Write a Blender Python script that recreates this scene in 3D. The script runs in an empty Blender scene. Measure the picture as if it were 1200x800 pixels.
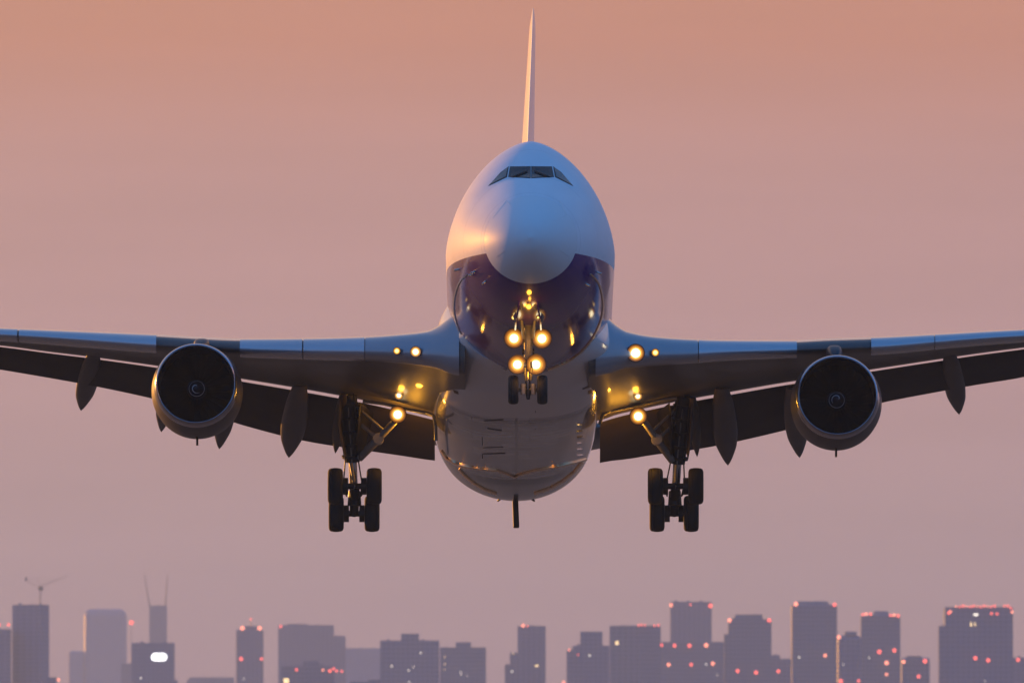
import bpy, bmesh, math, random
from mathutils import Vector, Matrix
from mathutils.bvhtree import BVHTree

R = math.radians
random.seed(7)
scene = bpy.context.scene
COL = scene.collection

# ------------------------------------------------------------------ camera
FPX = 15600.0                       # focal length in pixels of a 1200 px wide frame (a 468 mm lens)
CAM = Vector((0, 0, 2.0))
ALPHA = math.atan(500 / FPX)        # camera pitched up: the true horizon lies below the frame
cam_d = bpy.data.cameras.new('camera')
cam = bpy.data.objects.new('camera', cam_d)
COL.objects.link(cam)
cam.location = CAM
cam.rotation_euler = (R(90) + ALPHA, 0, 0)
cam_d.sensor_width = 36
cam_d.lens = 36 * FPX / 1200
cam_d.clip_start = 1.0
cam_d.clip_end = 60000
cam_d.dof.use_dof = True
cam_d.dof.focus_distance = 515
cam_d.dof.aperture_fstop = 3.3
scene.camera = cam

# ------------------------------------------------------------------ sky, sun, exposure
SUN_EL, SUN_AZ = R(5.0), R(-40)     # azimuth from +Y (ahead of the camera) towards +X: low, to the left and a little behind the aircraft
sun_dir = Vector((math.sin(SUN_AZ) * math.cos(SUN_EL), math.cos(SUN_AZ) * math.cos(SUN_EL), math.sin(SUN_EL)))
world = bpy.data.worlds.new('World')
scene.world = world
world.use_nodes = True
wn, wl = world.node_tree.nodes, world.node_tree.links
wn.clear()
wout = wn.new('ShaderNodeOutputWorld')
sky = wn.new('ShaderNodeTexSky')
sky.sky_type = 'NISHITA'
sky.sun_disc = False
sky.sun_elevation = SUN_EL
sky.sun_rotation = SUN_AZ
sky.dust_density = 3
bg1 = wn.new('ShaderNodeBackground'); bg1.inputs[1].default_value = 0.03
wl.new(sky.outputs[0], bg1.inputs[0])
tc = wn.new('ShaderNodeTexCoord')
sep = wn.new('ShaderNodeSeparateXYZ')
wl.new(tc.outputs['Generated'], sep.inputs[0])

def sky_ramp(stops):
    r = wn.new('ShaderNodeValToRGB')
    while len(r.color_ramp.elements) > 1:
        r.color_ramp.elements.remove(r.color_ramp.elements[-1])
    for i, (p, c) in enumerate(stops):
        e = r.color_ramp.elements[0] if i == 0 else r.color_ramp.elements.new(p)
        e.position = p
        e.color = (*c, 1)
    wl.new(sep.outputs['Z'], r.inputs[0])
    return r
glow = sky_ramp([(0.0, (.37, .238, .275)), (.0064, (.385, .245, .280)), (.019, (.405, .258, .282)), (.032, (.43, .248, .275)),
                 (.0449, (.44, .228, .245)), (.0558, (.485, .184, .150)), (.14, (.60, .34, .25)), (.30, (.40, .32, .38)), (.6, (.13, .24, .46)), (1, (.07, .20, .50))])
dusk = sky_ramp([(0.0, (.14, .11, .14)), (.06, (.12, .18, .34)), (.16, (.085, .28, .68)), (.5, (.055, .25, .70)), (1, (.06, .20, .52))])
mr = wn.new('ShaderNodeMapRange'); mr.interpolation_type = 'SMOOTHSTEP'
mr.inputs[1].default_value = -.05; mr.inputs[2].default_value = .92
dt = wn.new('ShaderNodeVectorMath'); dt.operation = 'DOT_PRODUCT'; dt.inputs[1].default_value = (-.25, .968, 0)
wl.new(tc.outputs['Generated'], dt.inputs[0]); wl.new(dt.outputs['Value'], mr.inputs[0])
# thin uneven bands of high cloud, a few per cent only
mp = wn.new('ShaderNodeMapping'); mp.inputs['Scale'].default_value = (9, 9, 110)
wl.new(tc.outputs['Generated'], mp.inputs[0])
nz = wn.new('ShaderNodeTexNoise'); nz.inputs['Scale'].default_value = 2.0; nz.inputs['Detail'].default_value = 3
wl.new(mp.outputs[0], nz.inputs['Vector'])
nr = wn.new('ShaderNodeMapRange'); nr.inputs[3].default_value = .90; nr.inputs[4].default_value = 1.10
wl.new(nz.outputs[0], nr.inputs[0])
mx = wn.new('ShaderNodeMix'); mx.data_type = 'RGBA'
wl.new(mr.outputs[0], mx.inputs['Factor'])
wl.new(dusk.outputs[0], mx.inputs['A'])
wl.new(glow.outputs[0], mx.inputs['B'])
bg2 = wn.new('ShaderNodeBackground')
wl.new(mx.outputs['Result'], bg2.inputs[0])
wl.new(nr.outputs[0], bg2.inputs[1])
add = wn.new('ShaderNodeAddShader')
wl.new(bg1.outputs[0], add.inputs[0]); wl.new(bg2.outputs[0], add.inputs[1])
wl.new(add.outputs[0], wout.inputs[0])

sun_d = bpy.data.lights.new('sun', 'SUN')
sun_d.energy = 5.0
sun_d.angle = R(.6)
sun_d.color = (1, .40, .06)
sun = bpy.data.objects.new('sun', sun_d)
COL.objects.link(sun)
sun.rotation_euler = sun_dir.to_track_quat('Z', 'Y').to_euler()
sun.location = (-60, 400, 80)

vs = scene.view_settings
scene.display_settings.display_device = 'sRGB'
vs.view_transform = 'Standard'; vs.look = 'None'; vs.exposure = 0; vs.gamma = 1; vs.use_curve_mapping = False
scene.render.engine = 'CYCLES'
cy = scene.cycles
cy.use_denoising = True
cy.max_bounces = 8
cy.diffuse_bounces = 3
cy.glossy_bounces = 3
cy.volume_bounces = 1
cy.sample_clamp_indirect = 6

# ------------------------------------------------------------------ pixel measurements -> places
def ray(px, py):
    F = Vector((0, math.cos(ALPHA), math.sin(ALPHA))); U = Vector((0, -math.sin(ALPHA), math.cos(ALPHA)))
    return F + Vector(((px - 600) / FPX, 0, 0)) - U * ((py - 400) / FPX)

PITCH = R(8.5) - (ALPHA + math.atan((400 - 278) / FPX))
NOSE = CAM + ray(622, 278) * 500
ROOT = Matrix.Translation(NOSE) @ Matrix.Rotation(-PITCH, 4, 'X')
ROOTI = ROOT.inverted()
CAML = ROOTI @ CAM

def rayl(px, py):
    return (ROOTI.to_3x3() @ ray(px, py)).normalized()
def PT(px, py, s):                   # point of the aircraft's own frame at station s (metres aft of the nose tip)
    d = rayl(px, py)
    return CAML + d * ((s - CAML.y) / d.y)
def Z(py, s):
    return PT(600, py, s).z
def PW(px, py, d):                   # world point at distance d
    v = ray(px, py)
    return CAM + v * (d / v.y)

def interp(tab, x):
    """monotone cubic through table rows (x, v1, v2...)"""
    n = len(tab)
    if x <= tab[0][0]: return list(tab[0][1:])
    if x >= tab[-1][0]: return list(tab[-1][1:])
    k = 0
    while tab[k + 1][0] < x: k += 1
    out = []
    h = tab[k + 1][0] - tab[k][0]; t = (x - tab[k][0]) / h
    for j in range(1, len(tab[0])):
        def dl(i): return (tab[i + 1][j] - tab[i][j]) / (tab[i + 1][0] - tab[i][0])
        def m(i):
            if i == 0: return dl(0)
            if i == n - 1: return dl(n - 2)
            a, b = dl(i - 1), dl(i)
            return 0 if a * b <= 0 else 2 * a * b / (a + b)
        p0, p1, m0, m1 = tab[k][j], tab[k + 1][j], m(k) * h, m(k + 1) * h
        out.append((2*t**3 - 3*t*t + 1) * p0 + (t**3 - 2*t*t + t) * m0 + (-2*t**3 + 3*t*t) * p1 + (t**3 - t*t) * m1)
    return out

# ------------------------------------------------------------------ materials
MATS = {}
def mat(name, base, rough=.5, metal=0, coat=0, emit=None, es=0, dirt=0, dirt_scale=(1, 1, 1), coat_rough=.06, spec=.5, sample=True):
    m = bpy.data.materials.new(name); MATS[name] = m
    m.use_nodes = True
    nt = m.node_tree; b = nt.nodes['Principled BSDF']
    b.inputs['Base Color'].default_value = (*base, 1)
    b.inputs['Roughness'].default_value = rough
    b.inputs['Metallic'].default_value = metal
    b.inputs['Coat Weight'].default_value = coat
    b.inputs['Coat Roughness'].default_value = coat_rough
    b.inputs['Specular IOR Level'].default_value = spec
    if emit:
        b.inputs['Emission Color'].default_value = (*emit, 1)
        b.inputs['Emission Strength'].default_value = es
        if not sample: m.cycles.emission_sampling = 'NONE'
    if dirt:
        c = nt.nodes.new('ShaderNodeTexCoord'); mp = nt.nodes.new('ShaderNodeMapping')
        mp.inputs['Scale'].default_value = dirt_scale
        n = nt.nodes.new('ShaderNodeTexNoise'); n.inputs['Scale'].default_value = 1; n.inputs['Detail'].default_value = 4
        r = nt.nodes.new('ShaderNodeMapRange'); r.inputs[1].default_value = .35; r.inputs[2].default_value = .7
        r.inputs[3].default_value = 1 - dirt; r.inputs[4].default_value = 1
        x = nt.nodes.new('ShaderNodeMix'); x.data_type = 'RGBA'; x.blend_type = 'MULTIPLY'
        x.inputs['Factor'].default_value = 1; x.inputs['A'].default_value = (*base, 1)
        nt.links.new(c.outputs['Object'], mp.inputs[0]); nt.links.new(mp.outputs[0], n.inputs['Vector'])
        nt.links.new(n.outputs[0], r.inputs[0]); nt.links.new(r.outputs[0], x.inputs['B'])
        nt.links.new(x.outputs['Result'], b.inputs['Base Color'])
        r2 = nt.nodes.new('ShaderNodeMapRange'); r2.inputs[3].default_value = rough * .92; r2.inputs[4].default_value = min(1, rough * 1.12)
        nt.links.new(n.outputs[0], r2.inputs[0]); nt.links.new(r2.outputs[0], b.inputs['Roughness'])
    return m

def math_node(nt, op, a, b=None):
    n = nt.nodes.new('ShaderNodeMath'); n.operation = op
    for i, v in enumerate((a, b)):
        if v is None: continue
        if isinstance(v, (int, float)): n.inputs[i].default_value = v
        else: nt.links.new(v, n.inputs[i])
    return n.outputs[0]

# fuselage paint: white above, purple below a line that climbs towards the tail
def livery():
    m = mat('livery_paint', (.8, .8, .8), .28, metal=0, coat=.35, spec=.03, coat_rough=.2)
    nt = m.node_tree; b = nt.nodes['Principled BSDF']
    c = nt.nodes.new('ShaderNodeTexCoord'); s = nt.nodes.new('ShaderNodeSeparateXYZ')
    nt.links.new(c.outputs['Object'], s.inputs[0])
    lim = math_node(nt, 'ADD', math_node(nt, 'MULTIPLY', s.outputs['Y'], .080), -.47)
    low = math_node(nt, 'LESS_THAN', s.outputs['Z'], lim)
    for sock, lo_, hi_ in (('Coat Weight', .07, .8), ('Coat Roughness', .4, .11)):
        q = nt.nodes.new('ShaderNodeMapRange'); q.inputs[3].default_value = lo_; q.inputs[4].default_value = hi_
        nt.links.new(low, q.inputs[0]); nt.links.new(q.outputs[0], b.inputs[sock])
    n = nt.nodes.new('ShaderNodeTexNoise'); n.inputs['Scale'].default_value = .9; n.inputs['Detail'].default_value = 2
    mp = nt.nodes.new('ShaderNodeMapping'); mp.inputs['Scale'].default_value = (2, .35, 2)
    nt.links.new(c.outputs['Object'], mp.inputs[0]); nt.links.new(mp.outputs[0], n.inputs['Vector'])
    x = nt.nodes.new('ShaderNodeMix'); x.data_type = 'RGBA'
    x.inputs['A'].default_value = (.80, .80, .81, 1); x.inputs['B'].default_value = (.050, .013, .19, 1)
    nt.links.new(low, x.inputs['Factor'])
    y = nt.nodes.new('ShaderNodeMix'); y.data_type = 'RGBA'; y.blend_type = 'MULTIPLY'; y.inputs['Factor'].default_value = 1
    r = nt.nodes.new('ShaderNodeMapRange'); r.inputs[1].default_value = .35; r.inputs[2].default_value = .65; r.inputs[3].default_value = .96; r.inputs[4].default_value = 1.0
    nt.links.new(n.outputs[0], r.inputs[0])
    nt.links.new(x.outputs['Result'], y.inputs['A']); nt.links.new(r.outputs[0], y.inputs['B'])
    # lap joints of the skin panels: rings every 2.4 m and a few lengthwise
    fr = math_node(nt, 'FRACT', math_node(nt, 'DIVIDE', s.outputs['Y'], 2.4))
    ln = math_node(nt, 'LESS_THAN', fr, .011)
    z2 = nt.nodes.new('ShaderNodeMix'); z2.data_type = 'RGBA'; z2.inputs['B'].default_value = (.12, .11, .12, 1)
    nt.links.new(math_node(nt, 'MULTIPLY', ln, .28), z2.inputs['Factor'])
    nt.links.new(y.outputs['Result'], z2.inputs['A'])
    nt.links.new(z2.outputs['Result'], b.inputs['Base Color'])
    r2 = nt.nodes.new('ShaderNodeMapRange'); r2.inputs[3].default_value = .46; r2.inputs[4].default_value = .54
    nt.links.new(n.outputs[0], r2.inputs[0]); nt.links.new(r2.outputs[0], b.inputs['Roughness'])
    return m
livery()

# grey belly with access-panel seams, dark streaks and a dark keel seam
def belly():
    m = mat('belly_paint', (.45, .43, .44), .22, coat=1)
    nt = m.node_tree; b = nt.nodes['Principled BSDF']
    c = nt.nodes.new('ShaderNodeTexCoord'); s = nt.nodes.new('ShaderNodeSeparateXYZ')
    nt.links.new(c.outputs['Object'], s.inputs[0])
    br = nt.nodes.new('ShaderNodeTexBrick')
    br.inputs['Scale'].default_value = 1; br.inputs['Mortar Size'].default_value = .02
    br.inputs['Brick Width'].default_value = 2.3; br.inputs['Row Height'].default_value = 1.9
    br.inputs['Color1'].default_value = (.56, .54, .53, 1); br.inputs['Color2'].default_value = (.30, .29, .295, 1); br.inputs['Mortar'].default_value = (.06, .055, .06, 1)
    nt.links.new(c.outputs['Object'], br.inputs['Vector'])
    mp = nt.nodes.new('ShaderNodeMapping'); mp.inputs['Scale'].default_value = (.55, 2.6, 1)
    nt.links.new(c.outputs['Object'], mp.inputs[0])
    n = nt.nodes.new('ShaderNodeTexNoise'); n.inputs['Scale'].default_value = 1.2; n.inputs['Detail'].default_value = 8; n.inputs['Roughness'].default_value = .65
    nt.links.new(mp.outputs[0], n.inputs['Vector'])
    r = nt.nodes.new('ShaderNodeMapRange'); r.inputs[1].default_value = .36; r.inputs[2].default_value = .58; r.inputs[3].default_value = .22; r.inputs[4].default_value = 1
    nt.links.new(n.outputs[0], r.inputs[0])
    # streaks only aft of the smooth front of the fairing
    aft = nt.nodes.new('ShaderNodeMapRange'); aft.inputs[1].default_value = 25.3; aft.inputs[2].default_value = 26
    nt.links.new(s.outputs['Y'], aft.inputs[0])
    plain = nt.nodes.new('ShaderNodeMix'); plain.data_type = 'RGBA'; plain.inputs['A'].default_value = (.72, .69, .68, 1)
    nt.links.new(aft.outputs[0], plain.inputs['Factor']); nt.links.new(br.outputs['Color'], plain.inputs['B'])
    x = nt.nodes.new('ShaderNodeMix'); x.data_type = 'RGBA'; x.blend_type = 'MULTIPLY'
    nt.links.new(aft.outputs[0], x.inputs['Factor'])
    nt.links.new(plain.outputs['Result'], x.inputs['A']); nt.links.new(r.outputs[0], x.inputs['B'])
    keel = math_node(nt, 'LESS_THAN', math_node(nt, 'ABSOLUTE', math_node(nt, 'ADD', s.outputs['X'], .53)), .05)
    keel = math_node(nt, 'MULTIPLY', keel, aft.outputs[0])
    y = nt.nodes.new('ShaderNodeMix'); y.data_type = 'RGBA'; y.inputs['B'].default_value = (.02, .02, .02, 1)
    nt.links.new(keel, y.inputs['Factor']); nt.links.new(x.outputs['Result'], y.inputs['A'])
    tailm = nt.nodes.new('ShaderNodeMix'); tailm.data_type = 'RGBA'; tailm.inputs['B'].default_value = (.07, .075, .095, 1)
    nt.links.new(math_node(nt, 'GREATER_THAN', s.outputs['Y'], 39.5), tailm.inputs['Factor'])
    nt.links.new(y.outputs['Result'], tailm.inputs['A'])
    nt.links.new(tailm.outputs['Result'], b.inputs['Base Color'])
    bp = nt.nodes.new('ShaderNodeBump'); bp.inputs['Strength'].default_value = .3; bp.inputs['Distance'].default_value = .04
    nt.links.new(math_node(nt, 'MULTIPLY', r.outputs[0], aft.outputs[0]), bp.inputs['Height']); nt.links.new(bp.outputs[0], b.inputs['Normal'])
    return m
belly()
mat('radome_paint', (.77, .765, .76), .5, coat=.12, spec=.06, coat_rough=.35)
mat('white_paint', (.78, .78, .79), .3, coat=.5, dirt=.08)
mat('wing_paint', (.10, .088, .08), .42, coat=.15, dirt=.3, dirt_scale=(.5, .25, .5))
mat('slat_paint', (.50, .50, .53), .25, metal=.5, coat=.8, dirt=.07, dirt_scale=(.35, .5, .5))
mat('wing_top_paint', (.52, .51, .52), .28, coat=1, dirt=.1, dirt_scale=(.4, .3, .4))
mat('cuff_paint', (.36, .36, .38), .3, metal=.3, coat=.8, dirt=.1, dirt_scale=(.4, .5, .5))
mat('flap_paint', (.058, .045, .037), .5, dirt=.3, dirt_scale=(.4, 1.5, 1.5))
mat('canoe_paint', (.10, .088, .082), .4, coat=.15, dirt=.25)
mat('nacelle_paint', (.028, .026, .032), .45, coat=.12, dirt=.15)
mat('lip_metal', (.40, .42, .48), .2, metal=1)
mat('liner_dark', (.005, .005, .007), .6)
mat('fan_metal', (.010, .010, .012), .35, metal=.6)
mat('spinner_dark', (.015, .015, .02), .45)
mat('spiral_white', (.75, .75, .78), .5)
mat('tyre_rubber', (.008, .008, .008), .75)
mat('hub_metal', (.12, .11, .10), .45, metal=.5)
mat('gear_paint', (.022, .021, .02), .45, metal=.3, dirt=.3)
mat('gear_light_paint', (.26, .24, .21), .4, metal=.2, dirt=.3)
mat('chrome', (.5, .48, .46), .2, metal=1)
mat('glass_dark', (.005, .007, .010), .1, spec=.3)
mat('glass_grey', (.03, .03, .035), .12, coat=.6)
mat('seal_black', (.01, .01, .012), .5)
mat('lamp_core', (1, .9, .7), emit=(1, .86, .52), es=3.6)
mat('bowl_halo_rim', (.06, .04, .02), .5, emit=(1, .24, .006), es=.14)  # glowing rings of the reflector bowl imitate glare around the lamp
mat('bowl_halo', (.06, .04, .02), .5, emit=(1, .31, .012), es=.42)
mat('bowl_halo_hot', (.06, .04, .02), .5, emit=(1, .56, .10), es=1.3)
mat('bowl_halo_warm', (.06, .04, .02), .5, emit=(1, .40, .03), es=.85)
mat('lamp_small', (1, .9, .6), emit=(1, .70, .20), es=2.4)
mat('red_beacon', (.6, .05, .04), emit=(1, .13, .10), es=2.6, sample=False)
mat('red_beacon_pale', (.6, .1, .06), emit=(1, .28, .17), es=2.9, sample=False)
mat('lit_pane', (.9, .85, .7), emit=(1, .86, .66), es=2.4, sample=False)
mat('lit_amber', (.9, .7, .4), emit=(1, .66, .28), es=2.2, sample=False)
mat('lit_screen', (1, 1, 1), emit=(1, .97, .90), es=4, sample=False)
mat('glint_gold', (.95, .62, .34), .3, metal=1)  # gold tint imitates warm glints along the body edges
mat('crane_paint', (.10, .09, .09), .6)

def ground_mat():
    m = mat('ground_soil', (.20, .13, .09), .9)
    nt = m.node_tree; b = nt.nodes['Principled BSDF']
    c = nt.nodes.new('ShaderNodeTexCoord')
    n = nt.nodes.new('ShaderNodeTexNoise'); n.inputs['Scale'].default_value = .02; n.inputs['Detail'].default_value = 9
    nt.links.new(c.outputs['Object'], n.inputs['Vector'])
    r = nt.nodes.new('ShaderNodeValToRGB')
    r.color_ramp.elements[0].position = .35; r.color_ramp.elements[0].color = (.15, .098, .06, 1)
    r.color_ramp.elements[1].position = .7; r.color_ramp.elements[1].color = (.27, .178, .11, 1)
    nt.links.new(n.outputs[0], r.inputs[0]); nt.links.new(r.outputs[0], b.inputs['Base Color'])
ground_mat()

def facade(name, wall, glass, bay, storey):
    m = mat(name, wall, .7)
    nt = m.node_tree; b = nt.nodes['Principled BSDF']
    c = nt.nodes.new('ShaderNodeTexCoord'); s = nt.nodes.new('ShaderNodeSeparateXYZ')
    nt.links.new(c.outputs['Object'], s.inputs[0])
    u = math_node(nt, 'FRACT', math_node(nt, 'DIVIDE', math_node(nt, 'ADD', s.outputs['X'], math_node(nt, 'MULTIPLY', s.outputs['Y'], .37)), bay))
    v = math_node(nt, 'FRACT', math_node(nt, 'DIVIDE', s.outputs['Z'], storey))
    w = math_node(nt, 'MULTIPLY', math_node(nt, 'GREATER_THAN', u, .35), math_node(nt, 'GREATER_THAN', v, .45))
    geo = nt.nodes.new('ShaderNodeNewGeometry'); g = nt.nodes.new('ShaderNodeSeparateXYZ')
    nt.links.new(geo.outputs['Normal'], g.inputs[0])
    w = math_node(nt, 'MULTIPLY', w, math_node(nt, 'LESS_THAN', g.outputs['Z'], .5))
    x = nt.nodes.new('ShaderNodeMix'); x.data_type = 'RGBA'
    x.inputs['A'].default_value = (*wall, 1); x.inputs['B'].default_value = (*glass, 1)
    nt.links.new(w, x.inputs['Factor']); nt.links.new(x.outputs['Result'], b.inputs['Base Color'])
    nt.links.new(math_node(nt, 'SUBTRACT', .75, math_node(nt, 'MULTIPLY', w, .5)), b.inputs['Roughness'])
facade('facade_haze_pale', (.26, .26, .38), (.20, .21, .32), 4.2, 3.2)  # paler walls paint extra haze onto the farthest towers
FAC = ['facade_blue', 'facade_mauve', 'facade_grey']
facade('facade_blue', (.085, .155, .28), (.06, .12, .21), 3.6, 3.4)
facade('facade_mauve', (.12, .155, .27), (.085, .12, .20), 4.2, 3.2)
facade('facade_grey', (.10, .155, .26), (.07, .12, .19), 3.0, 3.3)

# ------------------------------------------------------------------ mesh helpers
class MB:
    def __init__(s): s.v = []; s.f = []; s.m = []; s.mats = []
    def mi(s, m):
        if m not in s.mats: s.mats.append(m)
        return s.mats.index(m)
    def ring_loft(s, rings, m, cap0=True, cap1=True, closed=True, alt=None):
        k = s.mi(m); k2 = s.mi(alt[0]) if alt else k; b = len(s.v); n = len(rings[0])
        for r in rings: s.v += [tuple(p) for p in r]
        for i in range(len(rings) - 1):
            for j in range(n if closed else n - 1):
                a, c = b + i * n + j, b + i * n + (j + 1) % n
                s.f.append((a, c, c + n, a + n)); s.m.append(k2 if alt and j < alt[1] else k)
        if cap0: s.f.append(tuple(b + j for j in range(n))[::-1]); s.m.append(k)
        if cap1: s.f.append(tuple(b + (len(rings) - 1) * n + j for j in range(n))); s.m.append(k)
    def tube(s, p0, p1, r0, r1, m, n=14):
        p0, p1 = Vector(p0), Vector(p1); d = (p1 - p0).normalized()
        a = d.orthogonal().normalized(); c = d.cross(a)
        s.ring_loft([[p + (a * math.cos(t) + c * math.sin(t)) * r for t in [2 * math.pi * i / n for i in range(n)]] for p, r in ((p0, r0), (p1, r1))], m)
    def lathe(s, o, axis, prof, m, n=48, cap0=False, cap1=False):
        o, d = Vector(o), Vector(axis).normalized(); a = d.orthogonal().normalized(); c = d.cross(a)
        s.ring_loft([[o + d * t + (a * math.cos(q) + c * math.sin(q)) * max(r, 1e-4) for q in [2 * math.pi * i / n for i in range(n)]] for t, r in prof], m, cap0, cap1)
    def box(s, lo, hi, m, rot=None, piv=None):
        lo, hi = Vector(lo), Vector(hi)
        P = [Vector((x, y, z)) for z in (lo.z, hi.z) for y in (lo.y, hi.y) for x in (lo.x, hi.x)]
        if rot is not None: P = [piv + rot @ (p - piv) for p in P]
        s.hexa(P, m)
    def hexa(s, P, m):                # 8 points in x,y,z binary order
        b = len(s.v); k = s.mi(m); s.v += [tuple(p) for p in P]
        for q in ((0, 2, 3, 1), (4, 5, 7, 6), (0, 1, 5, 4), (2, 6, 7, 3), (0, 4, 6, 2), (1, 3, 7, 5)):
            s.f.append(tuple(b + i for i in q)); s.m.append(k)
    def slab(s, poly, vec, m):        # a flat outline given a thickness
        b = len(s.v); k = s.mi(m); n = len(poly); vec = Vector(vec)
        s.v += [tuple(p) for p in poly] + [tuple(Vector(p) + vec) for p in poly]
        s.f.append(tuple(b + i for i in range(n))[::-1]); s.m.append(k)
        s.f.append(tuple(b + n + i for i in range(n))); s.m.append(k)
        for i in range(n):
            j = (i + 1) % n
            s.f.append((b + i, b + j, b + n + j, b + n + i)); s.m.append(k)
    def build(s, name, parent=None, smooth=True, angle=38, bevel=0):
        me = bpy.data.meshes.new(name)
        me.from_pydata(s.v, [], s.f)
        for m in s.mats: me.materials.append(MATS[m])
        me.polygons.foreach_set('material_index', s.m)
        bm = bmesh.new(); bm.from_mesh(me)
        bmesh.ops.recalc_face_normals(bm, faces=bm.faces)
        bm.to_mesh(me); bm.free()
        if smooth:
            me.polygons.foreach_set('use_smooth', [True] * len(me.polygons))
            me.set_sharp_from_angle(angle=R(angle))
        o = bpy.data.objects.new(name, me); COL.objects.link(o)
        if parent is not None: o.parent = parent
        if bevel:
            bv = o.modifiers.new('bevel', 'BEVEL'); bv.width = bevel; bv.segments = 2; bv.limit_method = 'ANGLE'
        return o

def tag(o, label=None, cat=None, group=None, kind=None):
    if label: o['label'] = label
    if cat: o['category'] = cat
    if group: o['group'] = group
    if kind: o['kind'] = kind
    return o
def empty(name, loc=(0, 0, 0)):
    o = bpy.data.objects.new(name, None); COL.objects.link(o); o.location = loc; o.empty_display_size = 1
    return o
def lamp(name, loc, power, color, parent, radius=.12):
    d = bpy.data.lights.new(name, 'POINT'); d.energy = power; d.color = color; d.shadow_soft_size = radius
    o = bpy.data.objects.new(name, d); COL.objects.link(o); o.location = loc; o.parent = parent
    return o

# ------------------------------------------------------------------ ground and air
g = MB()
N = 28
gv = [[(-15600 + 31200 * i / N, -1500 + 20000 * j / N, 0) for i in range(N + 1)] for j in range(N + 1)]
g.ring_loft(gv, 'ground_soil', False, False, closed=False)
tag(g.build('ground', smooth=False), kind='structure')

hz = MB()
hz.mats.append('haze_air')
hm = bpy.data.materials.new('haze_air'); MATS['haze_air'] = hm; hm.use_nodes = True
hm.node_tree.nodes.remove(hm.node_tree.nodes['Principled BSDF'])
pv = hm.node_tree.nodes.new('ShaderNodeVolumePrincipled')
pv.inputs['Color'].default_value = (.56, .74, .96, 1)
pv.inputs['Density'].default_value = 5.0e-5
pv.inputs['Anisotropy'].default_value = .2
hm.node_tree.links.new(pv.outputs[0], hm.node_tree.nodes['Material Output'].inputs['Volume'])
hz.box((-15800, -1700, -1), (15800, 18700, 270), 'haze_air')
tag(hz.build('haze', smooth=False), kind='stuff')

# ------------------------------------------------------------------ the aircraft
plane = empty('airliner', NOSE)
plane.rotation_euler = (-PITCH, 0, 0)
tag(plane, 'large white and purple airliner head-on with landing gear down and lights lit', 'airplane')

#        s    cx     top    bottom  mid   halfwidth n_up n_dn
FUS = [(0.00, 0, .02, -.02, 0, .02, 2, 2), (.12, 0, .42, -.36, .02, .40, 2, 2), (.35, 0, .74, -.62, .05, .70, 2, 2),
       (.7, 0, 1.05, -.88, .07, 1.00, 2, 2), (1.2, 0, 1.40, -1.14, .10, 1.32, 2, 2), (2.1, 0, 1.90, -1.46, .18, 1.76, 2, 2),
       (3, 0, 2.32, -1.70, .27, 2.08, 2, 2), (4, 0, 2.76, -1.90, .38, 2.37, 1.97, 2), (4.8, 0, 3.12, -2.02, .48, 2.56, 1.94, 2),
       (5.8, 0, 3.74, -2.12, .60, 2.75, 1.9, 2), (7, 0, 4.36, -2.22, .75, 2.93, 1.82, 2.02), (8.5, 0, 4.92, -2.31, .90, 3.09, 1.72, 2.05),
       (10, 0, 5.20, -2.38, 1.0, 3.19, 1.66, 2.05), (12, 0, 5.36, -2.42, 1.05, 3.25, 1.64, 2.05), (15, 0, 5.42, -2.44, 1.05, 3.25, 1.64, 2.05),
       (20, 0, 5.42, -2.44, 1.05, 3.25, 1.66, 2.05), (24, 0, 5.2, -2.44, 1.05, 3.25, 1.75, 2.05), (31, 0, 4.3, -2.44, 1.0, 3.25, 1.95, 2.05),
       (42, -.15, 4.2, -2.44, .95, 3.25, 2, 2), (48, -.2, 4.2, -2.2, 1.0, 3.2, 2, 2), (55, -.2, 4.1, -.9, 1.6, 2.6, 2, 2), (62, -.05, 3.9, 1.0, 2.4, 1.5, 2, 2),
       (67, 0, 3.5, 2.1, 2.8, .7, 2, 2), (69, 0, 3.0, 2.7, 2.85, .15, 2, 2)]
def section(tab, s, n=112):
    cx, top, bot, mid, hw, nu, nd = interp(tab, s)
    ring = []
    for i in range(n):
        t = 2 * math.pi * i / n
        c, sn = math.cos(t), math.sin(t)
        e = nu if sn >= 0 else nd
        x = hw * math.copysign(abs(c) ** (2 / e), c)
        h = (top - mid) if sn >= 0 else (mid - bot)
        ring.append(Vector((cx + x, s, mid + h * math.copysign(abs(sn) ** (2 / e), sn))))
    return ring
RS = 2.1
b = MB()
ss = [RS + (12 - RS) * (i / 60) for i in range(61)] + [12 + i * .75 for i in range(1, 77)]
b.ring_loft([section(FUS, s) for s in ss], 'livery_paint')
fus = b.build('fuselage', plane)
b = MB()
b.ring_loft([section(FUS, s) for s in [0, .02, .06, .12, .2, .3, .42, .56, .7, .9, 1.1, 1.3, 1.5, 1.7, 1.9, RS - .012]], 'radome_paint')
radome = b.build('radome', plane)
radome['label'] = 'pale grey domed nose radome'

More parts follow.
